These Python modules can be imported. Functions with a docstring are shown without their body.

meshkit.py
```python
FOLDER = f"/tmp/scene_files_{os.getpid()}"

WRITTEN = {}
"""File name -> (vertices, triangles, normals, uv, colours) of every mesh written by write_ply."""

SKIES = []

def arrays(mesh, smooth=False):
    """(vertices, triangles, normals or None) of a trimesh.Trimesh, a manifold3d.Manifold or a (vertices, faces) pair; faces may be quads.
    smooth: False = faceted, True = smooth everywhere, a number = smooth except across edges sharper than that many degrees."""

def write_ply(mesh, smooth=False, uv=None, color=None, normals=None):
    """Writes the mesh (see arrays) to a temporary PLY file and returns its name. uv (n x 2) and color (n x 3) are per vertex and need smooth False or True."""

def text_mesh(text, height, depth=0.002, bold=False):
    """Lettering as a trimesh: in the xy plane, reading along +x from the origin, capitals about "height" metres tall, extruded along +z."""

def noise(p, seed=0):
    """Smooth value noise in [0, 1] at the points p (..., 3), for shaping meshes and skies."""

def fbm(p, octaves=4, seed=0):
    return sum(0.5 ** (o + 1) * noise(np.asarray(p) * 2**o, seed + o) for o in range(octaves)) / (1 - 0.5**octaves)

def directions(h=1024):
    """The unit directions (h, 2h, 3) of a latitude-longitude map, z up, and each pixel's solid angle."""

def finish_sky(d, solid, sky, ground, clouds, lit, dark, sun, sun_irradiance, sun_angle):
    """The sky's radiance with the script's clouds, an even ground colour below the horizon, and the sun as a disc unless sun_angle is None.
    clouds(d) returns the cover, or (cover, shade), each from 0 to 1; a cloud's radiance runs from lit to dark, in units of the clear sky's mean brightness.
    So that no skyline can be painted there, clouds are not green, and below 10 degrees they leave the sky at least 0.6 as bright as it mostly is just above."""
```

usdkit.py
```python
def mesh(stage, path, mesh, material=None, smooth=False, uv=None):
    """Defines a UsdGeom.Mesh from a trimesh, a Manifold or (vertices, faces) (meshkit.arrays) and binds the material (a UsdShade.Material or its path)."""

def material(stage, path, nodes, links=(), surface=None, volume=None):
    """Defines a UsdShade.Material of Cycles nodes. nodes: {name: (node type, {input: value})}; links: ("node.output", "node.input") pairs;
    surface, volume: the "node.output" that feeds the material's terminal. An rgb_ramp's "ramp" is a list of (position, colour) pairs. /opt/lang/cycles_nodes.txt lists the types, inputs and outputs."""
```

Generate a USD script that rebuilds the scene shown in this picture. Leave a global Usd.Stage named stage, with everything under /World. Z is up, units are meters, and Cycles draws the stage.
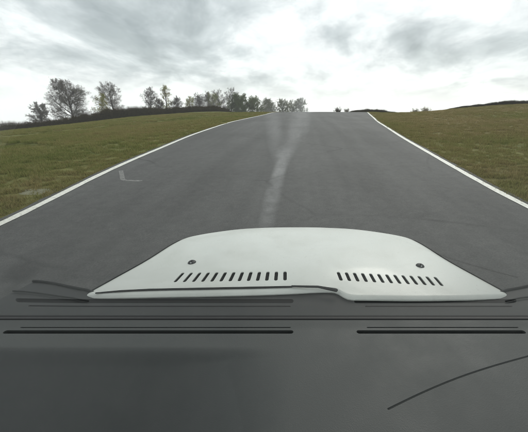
import math, random
import numpy as np, trimesh, usdkit, meshkit
import manifold3d as m3
from scipy.interpolate import RBFInterpolator, PchipInterpolator
from pxr import Usd, UsdGeom, UsdLux, UsdShade, Gf, Sdf, Vt

stage = Usd.Stage.CreateInMemory()
UsdGeom.SetStageUpAxis(stage, UsdGeom.Tokens.z)
UsdGeom.SetStageMetersPerUnit(stage, 1.0)
W = UsdGeom.Xform.Define(stage, '/World')
stage.SetDefaultPrim(W.GetPrim())
UsdGeom.Scope.Define(stage, '/World/Looks')

# ------------------------------------------------------------------ camera
F, PX, PY, CZ = 315.0, 297.0, 216.0, 1.5          # focal length and principal point in photo pixels, eye height
TH = math.atan((216 - 104) / F)                   # pitch down
cam = UsdGeom.Camera.Define(stage, '/World/camera')
cam.AddTranslateOp().Set((0, 0, CZ)); cam.AddRotateXOp().Set(90 - math.degrees(TH))
AP = 36.0
cam.CreateHorizontalApertureAttr(AP); cam.CreateVerticalApertureAttr(AP * 838 / 1024)
cam.CreateFocalLengthAttr(F / 528 * AP)
cam.CreateHorizontalApertureOffsetAttr(-(PX - 264) / 528 * AP)
cam.CreateClippingRangeAttr(Gf.Vec2f(0.02, 5000))
cam.CreateExposureAttr(0.0)
# ------------------------------------------------------------------ sky and sun
SUN_AZ, SUN_EL = math.radians(24), math.radians(36)     # azimuth clockwise from +y
SKY = 0.128
CLOUD_AT = (-11.81, 17.64, 0.0)
dome = UsdLux.DomeLight.Define(stage, '/World/sky')
sky = usdkit.material(stage, '/World/Looks/sky', {
    'sky': ('sky_texture', {'sky_type': 'single_scattering', 'sun_disc': False, 'sun_elevation': SUN_EL, 'sun_rotation': SUN_AZ}),
    'tc': ('texture_coordinate', {}),
    'sep': ('separate_xyz', {}),
    'zc': ('math', {'math_type': 'maximum', 'value2': 0.0}),
    'zo': ('math', {'math_type': 'add', 'value2': 0.30}),
    'dx': ('math', {'math_type': 'divide'}), 'dy': ('math', {'math_type': 'divide'}),
    'cv': ('combine_xyz', {'z': 3.7}),
    'map': ('mapping', {'scale': (1.0, 0.75, 1.0), 'location': CLOUD_AT}),
    'n1': ('noise_texture', {'scale': 1.75, 'detail': 8.0, 'roughness': 0.56, 'distortion': 0.25}),
    'r1': ('rgb_ramp', {'ramp': [(0.0, (0.40, 0.44, 0.45)), (0.34, (0.47, 0.51, 0.52)), (0.45, (0.67, 0.71, 0.725)), (0.54, (0.95, 0.97, 0.98)), (1.0, (1.30, 1.30, 1.29))]}),
    'n2': ('noise_texture', {'scale': 4.2, 'detail': 6.0, 'roughness': 0.55, 'distortion': 0.5}),
    'r2': ('rgb_ramp', {'ramp': [(0.3, (0.80, 0.81, 0.82)), (0.62, (1.06, 1.06, 1.06))]}),
    'mul': ('mix', {'mix_type': 'multiply', 'fac': 1.0}),
    'rz': ('map_range', {'from_min': 0.0, 'from_max': 0.06, 'to_min': 0.85, 'to_max': 0.0, 'clamp': True}),
    'hz': ('mix', {'mix_type': 'mix', 'color2': (1.15, 1.16, 1.16)}),
    'up': ('vector_math', {'math_type': 'scale', 'scale': 9.6}),
    'mx': ('mix', {'mix_type': 'mix', 'fac': 0.93}),
    'bg': ('background_shader', {'strength': SKY}),
}, [('tc.generated', 'sep.vector'), ('sep.z', 'zc.value1'), ('zc.value', 'zo.value1'),
    ('sep.x', 'dx.value1'), ('zo.value', 'dx.value2'), ('sep.y', 'dy.value1'), ('zo.value', 'dy.value2'),
    ('dx.value', 'cv.x'), ('dy.value', 'cv.y'), ('cv.vector', 'map.vector'),
    ('map.vector', 'n1.vector'), ('map.vector', 'n2.vector'), ('n1.fac', 'r1.fac'), ('n2.fac', 'r2.fac'),
    ('r1.color', 'mul.color1'), ('r2.color', 'mul.color2'), ('mul.color', 'hz.color1'), ('sep.z', 'rz.value'), ('rz.result', 'hz.fac'),
    ('hz.color', 'up.vector1'), ('sky.color', 'mx.color1'), ('up.vector', 'mx.color2'), ('mx.color', 'bg.color')], surface='bg.background')
UsdShade.MaterialBindingAPI.Apply(dome.GetPrim()).Bind(sky)
sun = UsdLux.DistantLight.Define(stage, '/World/sun')
sun.CreateIntensityAttr(0.3); sun.CreateAngleAttr(28.0); sun.CreateColorAttr(Gf.Vec3f(1.0, 0.95, 0.88)); sun.CreateNormalizeAttr(True)
sun.AddRotateZOp().Set(-math.degrees(SUN_AZ) + 180); sun.AddRotateXOp().Set(-(90 - math.degrees(SUN_EL)) * -1)
dome.GetPrim().SetCustomDataByKey('kind', 'structure')

# ------------------------------------------------------------------ helpers
rng = np.random.default_rng(7)
used = {}
def numbered(parent, name):
    k = (parent, name); n = used.get(k, 0); used[k] = n + 1
    return f'{parent}/{name}' if n == 0 else f'{parent}/{name}_{n:03d}'
def setdata(p, **kw):
    for k, v in kw.items():
        if v: p.SetCustomDataByKey(k, v)
def thing(name, label, cat, loc=(0, 0, 0), rz=0, group=None):
    x = UsdGeom.Xform.Define(stage, numbered('/World', name))
    x.AddTranslateOp().Set(tuple(map(float, loc))); x.AddRotateZOp().Set(float(rz))
    setdata(x.GetPrim(), label=label, category=cat, group=group)
    return str(x.GetPath())
def obj(name, mesh, mat, parent='/World', smooth=False, **data):
    if name in ('twigs', 'limbs', 'crown', 'foliage', 'stems'): data['kind'] = 'stuff'
    m = usdkit.mesh(stage, numbered(parent, name), mesh, mat, smooth)
    setdata(m.GetPrim(), **data)
    return str(m.GetPath())
def ray(px, py):
    a, b = (px - PX) / F, (PY - py) / F
    return np.array([a, math.cos(TH) + b * math.sin(TH), -math.sin(TH) + b * math.cos(TH)])
def at_y(px, py, d):
    r = ray(px, py); return np.array([0, 0, CZ]) + r * d / r[1]
def at_z(px, py, z):
    r = ray(px, py); return np.array([0, 0, CZ]) + r * (z - CZ) / r[2]
def grid_faces(nr, nc):
    i = np.arange(nr * nc).reshape(nr, nc)
    return np.stack([i[:-1, :-1], i[:-1, 1:], i[1:, 1:], i[1:, :-1]], -1).reshape(-1, 4)
def box(lo, hi):
    lo, hi = np.array(lo, float), np.array(hi, float)
    m = trimesh.creation.box(hi - lo); m.apply_translation((lo + hi) / 2); return m
def hull(pts):
    return m3.Manifold.hull_points(np.asarray(pts, float))
def rbox(lo, hi, r):
    s = m3.Manifold.sphere(r, 12)
    return m3.Manifold.batch_hull([s.translate((x, y, z)) for x in (lo[0] + r, hi[0] - r) for y in (lo[1] + r, hi[1] - r) for z in (lo[2] + r, hi[2] - r)])
def tube(pts, radii, n=10):
    s = [m3.Manifold.sphere(r, n).translate(tuple(map(float, p))) for p, r in zip(pts, np.broadcast_to(radii, len(pts)))]
    return m3.Manifold.batch_boolean([m3.Manifold.batch_hull([a, b]) for a, b in zip(s[:-1], s[1:])], m3.OpType.Add)
def to_tm(man):
    m = man.to_mesh(); return trimesh.Trimesh(m.vert_properties[:, :3], m.tri_verts, process=False)
def solid(v, nr, nc, thick):
    """closed slab under a grid of points"""
    v = np.asarray(v, float); n = nr * nc
    f = grid_faces(nr, nc); tri = np.vstack([f[:, [0, 1, 2]], f[:, [0, 2, 3]]])
    low = v - [0, 0, thick]
    i = np.arange(n).reshape(nr, nc)
    rim = np.concatenate([i[0, :], i[1:, -1], i[-1, -2::-1], i[-2:0:-1, 0]])
    nx = np.roll(rim, -1)
    side = np.vstack([np.stack([rim, rim + n, nx + n], 1), np.stack([rim, nx + n, nx], 1)])
    m = trimesh.Trimesh(np.vstack([v, low]), np.vstack([tri, tri[:, ::-1] + n, side]), process=False)
    if m.volume < 0: m.invert()
    return m3.Manifold(m3.Mesh(np.asarray(m.vertices, np.float32), np.asarray(m.faces, np.uint32)))

# ------------------------------------------------------------------ materials
def mat(name, nodes, links, surface='p.BSDF'):
    return usdkit.material(stage, '/World/Looks/' + name, nodes, links, surface=surface)
def plain(name, col, rough=0.5, var=0.12, scale=30.0, bump=0.0, bscale=300.0, spec=0.5, coat=0.0, metallic=0.0):
    nodes = {'tc': ('texture_coordinate', {}), 'n': ('noise_texture', {'scale': scale, 'detail': 5.0}),
             'r': ('rgb_ramp', {'ramp': [(0.25, tuple(c * (1 - var) for c in col)), (0.75, tuple(min(1, c * (1 + var)) for c in col))]}),
             'p': ('principled_bsdf', {'roughness': rough, 'specular_ior_level': spec, 'coat_weight': coat, 'coat_roughness': 0.08, 'metallic': metallic})}
    links = [('tc.object', 'n.vector'), ('n.fac', 'r.fac'), ('r.color', 'p.base_color')]
    if bump:
        nodes |= {'bn': ('noise_texture', {'scale': bscale, 'detail': 3.0}), 'b': ('bump', {'strength': bump, 'distance': 0.002})}
        links += [('tc.object', 'bn.vector'), ('bn.fac', 'b.height'), ('b.normal', 'p.normal')]
    return mat(name, nodes, links)

M_road = mat('asphalt', {
    'tc': ('texture_coordinate', {}),
    'ms': ('mapping', {'scale': (1.0, 0.07, 1.0)}),
    'big': ('noise_texture', {'scale': 0.35, 'detail': 6.0, 'roughness': 0.6}),
    'streak': ('noise_texture', {'scale': 1.6, 'detail': 4.0, 'roughness': 0.55}),
    'fine': ('noise_texture', {'scale': 70.0, 'detail': 5.0, 'roughness': 0.8}),
    'stone': ('voronoi_texture', {'scale': 130.0}),
    'r1': ('rgb_ramp', {'ramp': [(0.3, (0.074, 0.073, 0.071)), (0.7, (0.100, 0.099, 0.097))]}),
    'r2': ('rgb_ramp', {'ramp': [(0.3, (0.80, 0.80, 0.80)), (0.7, (1.14, 1.14, 1.14))]}),
    'r3': ('rgb_ramp', {'ramp': [(0.32, (0.55, 0.55, 0.55)), (0.68, (1.45, 1.45, 1.43))]}),
    'm1': ('mix', {'mix_type': 'multiply', 'fac': 1.0}), 'm2': ('mix', {'mix_type': 'multiply', 'fac': 0.8}),
    'mid': ('noise_texture', {'scale': 7.0, 'detail': 8.0, 'roughness': 0.75}), 'r4': ('rgb_ramp', {'ramp': [(0.35, (0.86, 0.86, 0.86)), (0.65, (1.13, 1.13, 1.12))]}),
    'm3': ('mix', {'mix_type': 'multiply', 'fac': 1.0}),
    'cw': ('noise_texture', {'scale': 1.3, 'detail': 4.0}), 'cm': ('mix', {'mix_type': 'mix', 'fac': 0.22}),
    'ck': ('voronoi_texture', {'scale': 0.42, 'feature': 'distance_to_edge'}), 'rk': ('rgb_ramp', {'ramp': [(0.0, (0.55, 0.55, 0.55)), (0.006, (0.7, 0.7, 0.7)), (0.014, (1, 1, 1))]}),
    'ckm': ('noise_texture', {'scale': 0.3, 'detail': 3.0}), 'rm': ('map_range', {'from_min': 0.5, 'from_max': 0.6, 'to_min': 0.0, 'to_max': 0.8, 'clamp': True}), 'm4': ('mix', {'mix_type': 'multiply'}),
    'b': ('bump', {'strength': 0.5, 'distance': 0.004}),
    'p': ('principled_bsdf', {'roughness': 0.78, 'specular_ior_level': 0.35}),
}, [('tc.object', 'big.vector'), ('tc.object', 'ms.vector'), ('ms.vector', 'streak.vector'), ('tc.object', 'fine.vector'), ('tc.object', 'stone.vector'),
    ('big.fac', 'r1.fac'), ('streak.fac', 'r2.fac'), ('fine.fac', 'r3.fac'), ('r1.color', 'm1.color1'), ('r2.color', 'm1.color2'),
    ('m1.color', 'm2.color1'), ('r3.color', 'm2.color2'), ('tc.object', 'mid.vector'), ('mid.fac', 'r4.fac'), ('m2.color', 'm3.color1'), ('r4.color', 'm3.color2'),
    ('tc.object', 'cw.vector'), ('tc.object', 'cm.color1'), ('cw.color', 'cm.color2'), ('cm.color', 'ck.vector'), ('ck.distance', 'rk.fac'), ('tc.object', 'ckm.vector'), ('ckm.fac', 'rm.value'), ('rm.result', 'm4.fac'),
    ('m3.color', 'm4.color1'), ('rk.color', 'm4.color2'), ('m4.color', 'p.base_color'), ('stone.distance', 'b.height'), ('b.normal', 'p.normal')])
M_line = mat('line_paint', {
    'tc': ('texture_coordinate', {}), 'n': ('noise_texture', {'scale': 22.0, 'detail': 6.0, 'roughness': 0.7}),
    'r': ('rgb_ramp', {'ramp': [(0.30, (0.16, 0.155, 0.14)), (0.37, (0.50, 0.49, 0.44)), (0.5, (0.74, 0.73, 0.66)), (1.0, (0.82, 0.81, 0.76))]}),
    'p': ('principled_bsdf', {'roughness': 0.6})}, [('tc.object', 'n.vector'), ('n.fac', 'r.fac'), ('r.color', 'p.base_color')])
M_worn = mat('worn_paint', {
    'tc': ('texture_coordinate', {}), 'n': ('noise_texture', {'scale': 26.0, 'detail': 6.0, 'roughness': 0.75}),
    'f': ('map_range', {'from_min': 0.38, 'from_max': 0.66, 'to_min': 0.0, 'to_max': 0.55, 'clamp': True}),
    't': ('transparent_bsdf', {}), 'd': ('diffuse_bsdf', {'color': (0.30, 0.295, 0.28)}), 'm': ('mix_closure', {})},
    [('tc.object', 'n.vector'), ('n.fac', 'f.value'), ('f.result', 'm.fac'), ('t.BSDF', 'm.closure1'), ('d.BSDF', 'm.closure2')], 'm.closure')
M_ground = mat('verge_ground', {
    'tc': ('texture_coordinate', {}),
    'n': ('noise_texture', {'scale': 0.16, 'detail': 7.0, 'roughness': 0.6}),
    'n2': ('noise_texture', {'scale': 4.0, 'detail': 6.0, 'roughness': 0.65}),
    'r': ('rgb_ramp', {'ramp': [(0.30, (0.112, 0.126, 0.040)), (0.48, (0.150, 0.146, 0.053)), (0.70, (0.170, 0.138, 0.062))]}),
    'g': ('geometry', {}), 'gs': ('separate_xyz', {}), 'gm': ('map_range', {'from_min': -6.0, 'from_max': 12.0, 'to_min': -0.03, 'to_max': 0.12, 'clamp': True}), 'ga': ('math', {'math_type': 'add'}),
    'r2': ('rgb_ramp', {'ramp': [(0.3, (0.6, 0.6, 0.6)), (0.7, (1.25, 1.25, 1.2))]}),
    'm': ('mix', {'mix_type': 'multiply', 'fac': 1.0}),
    'b': ('bump', {'strength': 0.8, 'distance': 0.05}),
    'p': ('principled_bsdf', {'roughness': 0.95, 'specular_ior_level': 0.1})},
    [('tc.object', 'n.vector'), ('tc.object', 'n2.vector'), ('n.fac', 'ga.value1'), ('g.position', 'gs.vector'), ('gs.x', 'gm.value'), ('gm.result', 'ga.value2'), ('ga.value', 'r.fac'), ('n2.fac', 'r2.fac'), ('r.color', 'm.color1'), ('r2.color', 'm.color2'),
     ('m.color', 'p.base_color'), ('n2.fac', 'b.height'), ('b.normal', 'p.normal')])
def leafmat(name, c1, c2, tr=0.3):
    return mat(name, {'oi': ('geometry', {}), 'oo': ('object_info', {}), 'ad': ('math', {'math_type': 'add'}), 'fr': ('math', {'math_type': 'fraction'}),
        'r': ('rgb_ramp', {'ramp': [(0.0, c1), (1.0, c2)]}),
        'd': ('diffuse_bsdf', {}), 't': ('translucent_bsdf', {}), 'm': ('mix_closure', {'fac': tr})},
        [('oi.random_per_island', 'ad.value1'), ('oo.random', 'ad.value2'), ('ad.value', 'fr.value1'), ('fr.value', 'r.fac'),
         ('r.color', 'd.color'), ('r.color', 't.color'), ('d.BSDF', 'm.closure1'), ('t.BSDF', 'm.closure2')], 'm.closure')
M_grass = mat('grass_blades', {
    'g': ('geometry', {}), 'oo': ('object_info', {}), 'gs': ('separate_xyz', {}), 'n': ('noise_texture', {'scale': 0.16, 'detail': 7.0, 'roughness': 0.6}),
    'gm': ('map_range', {'from_min': -6.0, 'from_max': 12.0, 'to_min': -0.03, 'to_max': 0.12, 'clamp': True}), 'a1': ('math', {'math_type': 'add'}),
    'rr': ('map_range', {'from_min': 0.0, 'from_max': 1.0, 'to_min': -0.12, 'to_max': 0.12}), 'ob': ('math', {'math_type': 'add'}), 'fr': ('math', {'math_type': 'fraction'}), 'a2': ('math', {'math_type': 'add'}),
    'r': ('rgb_ramp', {'ramp': [(0.28, (0.155, 0.172, 0.054)), (0.46, (0.215, 0.205, 0.078)), (0.62, (0.230, 0.192, 0.084)), (0.78, (0.30, 0.245, 0.125))]}),
    'd': ('diffuse_bsdf', {}), 't': ('translucent_bsdf', {}), 'm': ('mix_closure', {'fac': 0.3})},
    [('g.position', 'n.vector'), ('g.position', 'gs.vector'), ('gs.x', 'gm.value'), ('n.fac', 'a1.value1'), ('gm.result', 'a1.value2'), ('g.random_per_island', 'ob.value1'), ('oo.random', 'ob.value2'), ('ob.value', 'fr.value1'),
     ('fr.value', 'rr.value'), ('a1.value', 'a2.value1'), ('rr.result', 'a2.value2'), ('a2.value', 'r.fac'), ('r.color', 'd.color'), ('r.color', 't.color'), ('d.BSDF', 'm.closure1'), ('t.BSDF', 'm.closure2')], 'm.closure')
M_bud = leafmat('spring_buds', (0.17, 0.19, 0.035), (0.26, 0.25, 0.06), 0.4)
M_ever = leafmat('evergreen_leaves', (0.085, 0.110, 0.050), (0.150, 0.170, 0.085), 0.3)
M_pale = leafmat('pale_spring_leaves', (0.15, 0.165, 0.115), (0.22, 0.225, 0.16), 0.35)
M_hedge = leafmat('hedge_twigs', (0.030, 0.028, 0.018), (0.085, 0.070, 0.045), 0.1)
M_palescrub = leafmat('pale_twigs', (0.20, 0.19, 0.15), (0.30, 0.27, 0.20), 0.2)
M_hedgecore = plain('hedge_core', (0.034, 0.030, 0.021), 0.95, 0.4, 4.0, spec=0.1)
M_bark = plain('bark', (0.105, 0.098, 0.095), 0.9, 0.3, 6.0, spec=0.2)
M_twig = plain('twigs', (0.165, 0.150, 0.140), 0.9, 0.25, 3.0, spec=0.2)
M_twig2 = plain('dark_twigs', (0.095, 0.083, 0.075), 0.9, 0.25, 3.0, spec=0.2)
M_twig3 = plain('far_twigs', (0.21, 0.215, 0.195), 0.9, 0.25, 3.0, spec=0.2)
M_post = plain('post_wood', (0.07, 0.06, 0.05), 0.9, 0.3, 20.0)
M_soil = plain('bare_soil', (0.20, 0.195, 0.13), 0.95, 0.25, 9.0, 0.8, 60.0, spec=0.1)
M_paint = mat('white_paint', {
    'tc': ('texture_coordinate', {}), 'n': ('noise_texture', {'scale': 3.5, 'detail': 8.0, 'roughness': 0.68, 'distortion': 0.4}),
    'r': ('rgb_ramp', {'ramp': [(0.30, (0.57, 0.585, 0.54)), (0.55, (0.665, 0.685, 0.64)), (1.0, (0.68, 0.70, 0.655))]}),
    's': ('noise_texture', {'scale': 110.0, 'detail': 3.0}), 'sr': ('rgb_ramp', {'ramp': [(0.24, (0.62, 0.60, 0.55)), (0.31, (1, 1, 1))]}), 'm': ('mix', {'mix_type': 'multiply', 'fac': 0.8}),
    'rn': ('map_range', {'from_min': 0.3, 'from_max': 0.7, 'to_min': 0.42, 'to_max': 0.24}),
    'p': ('principled_bsdf', {'coat_weight': 0.22, 'coat_roughness': 0.14})},
    [('tc.object', 'n.vector'), ('n.fac', 'r.fac'), ('tc.object', 's.vector'), ('s.fac', 'sr.fac'), ('r.color', 'm.color1'), ('sr.color', 'm.color2'), ('m.color', 'p.base_color'), ('n.fac', 'rn.value'), ('rn.result', 'p.roughness')])
M_dash = mat('dash_plastic', {
    'tc': ('texture_coordinate', {}), 'n': ('noise_texture', {'scale': 7.0, 'detail': 7.0, 'roughness': 0.65}),
    'r': ('rgb_ramp', {'ramp': [(0.28, (0.038, 0.042, 0.0405)), (0.72, (0.058, 0.0615, 0.059))]}),
    'dn': ('noise_texture', {'scale': 420.0, 'detail': 2.0}), 'dr': ('rgb_ramp', {'ramp': [(0.66, (1, 1, 1)), (0.78, (1.35, 1.33, 1.28))]}), 'dm': ('mix', {'mix_type': 'multiply', 'fac': 1.0}),
    'v': ('voronoi_texture', {'scale': 430.0, 'feature': 'smooth_f1'}), 'b': ('bump', {'strength': 0.28, 'distance': 0.0009}),
    'rn': ('map_range', {'from_min': 0.3, 'from_max': 0.7, 'to_min': 0.5, 'to_max': 0.68}),
    'p': ('principled_bsdf', {'specular_ior_level': 0.4})},
    [('tc.object', 'n.vector'), ('n.fac', 'r.fac'), ('tc.object', 'dn.vector'), ('dn.fac', 'dr.fac'), ('r.color', 'dm.color1'), ('dr.color', 'dm.color2'), ('dm.color', 'p.base_color'),
     ('tc.object', 'v.vector'), ('v.distance', 'b.height'), ('b.normal', 'p.normal'), ('n.fac', 'rn.value'), ('rn.result', 'p.roughness')])
M_seam = plain('seam_plastic', (0.05, 0.053, 0.05), 0.7, 0.1, 30.0, spec=0.2)
M_black = plain('black_plastic', (0.022, 0.023, 0.023), 0.5, 0.15, 40.0, 0.2, 500.0)
M_scuttle = plain('scuttle_plastic', (0.012, 0.0125, 0.0125), 0.6, 0.15, 18.0, 0.3, 600.0)
M_void = plain('vent_black', (0.004, 0.004, 0.004), 0.8, 0.1, 40.0, spec=0.1)
M_rubber = plain('rubber', (0.005, 0.005, 0.005), 0.6, 0.2, 40.0, spec=0.3)
M_lining = plain('roof_lining', (0.30, 0.30, 0.29), 0.9, 0.06, 30.0, 0.3, 500.0, spec=0.1)
M_metal = plain('wheel_metal', (0.5, 0.5, 0.5), 0.35, 0.08, 20.0, metallic=0.9)
M_lamp = plain('lamp_lens', (0.55, 0.56, 0.56), 0.12, 0.05, 20.0, coat=1.0)
# laminated pane: two glass surfaces, so a little over one surface's Fresnel reflection
M_glass = mat('windscreen_glass', {
    'lw': ('layer_weight', {'blend': 0.5}),
    'pw': ('math', {'math_type': 'power', 'value2': 4.2}),
    'ma': ('math', {'math_type': 'multiply_add', 'value2': 0.94, 'value3': 0.06, 'use_clamp': True}),
    't': ('transparent_bsdf', {'color': (0.95, 0.975, 0.955)}),
    'g': ('glossy_bsdf', {'roughness': 0.012, 'color': (1, 1, 1)}),
    'm': ('mix_closure', {})},
    [('lw.facing', 'pw.value1'), ('pw.value', 'ma.value1'), ('ma.value', 'm.fac'), ('t.BSDF', 'm.closure1'), ('g.BSDF', 'm.closure2')], 'm.closure')
M_smear = mat('dried_smear', {
    'tc': ('texture_coordinate', {}), 'at': ('attribute', {'attribute': 'film'}),
    'n': ('noise_texture', {'scale': 75.0, 'detail': 6.0, 'roughness': 0.7}),
    'r': ('map_range', {'from_min': 0.32, 'from_max': 0.68, 'to_min': 0.25, 'to_max': 1.35, 'clamp': True}),
    'k': ('math', {'math_type': 'multiply'}),
    't': ('transparent_bsdf', {}), 'd': ('translucent_bsdf', {'color': (0.72, 0.72, 0.72)}), 'm': ('mix_closure', {})},
    [('tc.object', 'n.vector'), ('n.fac', 'r.value'), ('r.result', 'k.value1'), ('at.fac', 'k.value2'), ('k.value', 'm.fac'),
     ('t.BSDF', 'm.closure1'), ('d.BSDF', 'm.closure2')], 'm.closure')

# ------------------------------------------------------------------ ground
# both edges of the road, station by station: distance ahead, left x, right x, height
S = 1.12
ST = np.array([(3.66, -3.42, 3.08, .160), (4.39, -3.53, 3.06, .195), (5.19, -3.59, 3.09, .230), (6.51, -3.65, 3.17, .285), (9.04, -3.71, 3.39, .355),
               (11.2, -3.76, 3.58, .420), (13.62, -3.71, 3.89, .475), (17.56, -3.64, 4.40, .535), (23.43, -3.26, 5.43, .565), (29.2, -2.87, 6.45, .585), (35.5, -2.46, 7.56, .635)])
ST[:, :3] *= S; ST[:, 3] = CZ - (CZ - ST[:, 3]) * S
near = [(-14, -3.75, 3.5, -.28), (-6, -3.75, 3.48, -.12), (0, -3.76, 3.46, -.04)]
far = [(46, -2.0, 9.6, .35), (54, -0.6, 12.0, -.35), (70, 3.5, 17.5, -2.2), (100, 15, 30, -6.0), (150, 42, 57, -12)]
ST = np.vstack([near, ST, far])
_q = np.linspace(-14, 150, 900)
xl_, xr_, zr_ = (PchipInterpolator(_q, np.convolve(np.pad(PchipInterpolator(ST[:, 0], ST[:, k])(_q), 12, 'edge'), np.hanning(27)[1:-1] / np.hanning(27)[1:-1].sum(), 'valid')) for k in (1, 2, 3))
ctl = [(x, d, z) for d, a, b, z in ST for x in (a, (a + b) / 2, b)]
HEDGE_END = [(232, 110.8, 66), (248, 110.8, 70), (262, 111, 75)]
HEDGE = [(-30, 141, 40), (0, 137.5, 41), (20, 135, 42), (60, 128, 44), (100, 121.5, 47), (150, 115.8, 52), (190, 112.8, 57), (215, 111.4, 60)]
hedge_pts = np.array([at_y(*h) for h in HEDGE])
RIGHT = [(392, 116.6, 43), (412, 115, 42), (428, 112.6, 42), (450, 109.6, 40), (480, 107, 38), (508, 105, 36), (540, 104, 35), (600, 103.5, 33)]
right_pts = np.array([at_y(*h) for h in RIGHT])
ctl += [tuple(p) for p in hedge_pts] + [tuple(p) for p in right_pts]
for p in hedge_pts:                                     # the field falls away behind the hedge and in front of it runs evenly to the road
    u = p[:2] / np.linalg.norm(p[:2])
    for dd, dz in ((12, 1.9), (40, 6.5), (90, 14), (250, 40)): ctl.append((p[0] + u[0] * dd, p[1] + u[1] * dd, p[2] - dz))
for p in right_pts:
    u = p[:2] / np.linalg.norm(p[:2])
    for dd, dz in ((10, .5), (40, 3.2), (120, 11), (280, 30)): ctl.append((p[0] + u[0] * dd, p[1] + u[1] * dd, p[2] - dz))
for x, y, z in ((-40, -20, -4), (-90, 0, -9), (40, -20, 0.8), (90, 0, 0.5), (-250, 0, -26), (250, 0, -8), (0, -60, -2), (-250, -120, -25), (250, -120, -8), (0, 330, -38), (-120, 330, -42), (120, 330, -36), (20, 220, -22)):
    ctl.append((x, y, z))
for px, py, d in ((238, 117.5, 36), (200, 127, 28), (120, 150, 22), (60, 165, 18), (20, 178, 16), (20, 160, 24), (430, 135, 22), (470, 150, 16), (500, 150, 18), (520, 130, 25)):
    pass
ctl = np.array(ctl)
_rbf = RBFInterpolator(ctl[:, :2] / 40, ctl[:, 2], kernel='linear', smoothing=0.004, neighbors=60)
def ground_z(x, y):
    x, y = np.broadcast_arrays(np.asarray(x, float), np.asarray(y, float))
    p = np.stack([x.ravel(), y.ravel()], 1)
    z = _rbf(p / 40)
    a, b, r = xl_(np.clip(p[:, 1], -14, 150)), xr_(np.clip(p[:, 1], -14, 150)), zr_(np.clip(p[:, 1], -14, 150))
    out = np.maximum(np.maximum(a - p[:, 0], p[:, 0] - b), 0)
    t = np.clip(out / 5.0, 0, 1); t = t * t * (3 - 2 * t)
    k = np.where((p[:, 1] > -14) & (p[:, 1] < 150), 1 - t, 0)
    rough = (meshkit.fbm(np.c_[p / 2.6, np.zeros(len(p))], 3) - .5) * .10 * np.clip(out / 2, 0, 1) if hasattr(meshkit, 'fbm') else 0
    return (z * (1 - k) + r * k + rough).reshape(x.shape)
def steps(*segs):
    out = []
    for a, b, s in segs: out += list(np.arange(a, b, s))
    return np.array(out + [segs[-1][1]])
gx = steps((-420, -120, 25), (-120, -50, 5), (-50, -9, 1.2), (-9, 13, .35), (13, 50, 1.2), (50, 120, 5), (120, 420, 25))
gy = steps((-160, -15, 12), (-15, 0, 1.5), (0, 60, .45), (60, 110, 2.5), (110, 420, 20))
X, Y = np.meshgrid(gx, gy)
Zt = ground_z(X, Y)
Yc = np.clip(Y, -14, 150)
ins = np.minimum(X - xl_(Yc), xr_(Yc) - X)
Zt = Zt - np.where((Y > -14) & (Y < 150), np.clip((ins + .2) / .6, 0, 1) * .10, 0)
obj('ground', (np.c_[X.ravel(), Y.ravel(), Zt.ravel()], grid_faces(*X.shape)), M_ground, smooth=True, kind='structure')

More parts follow.
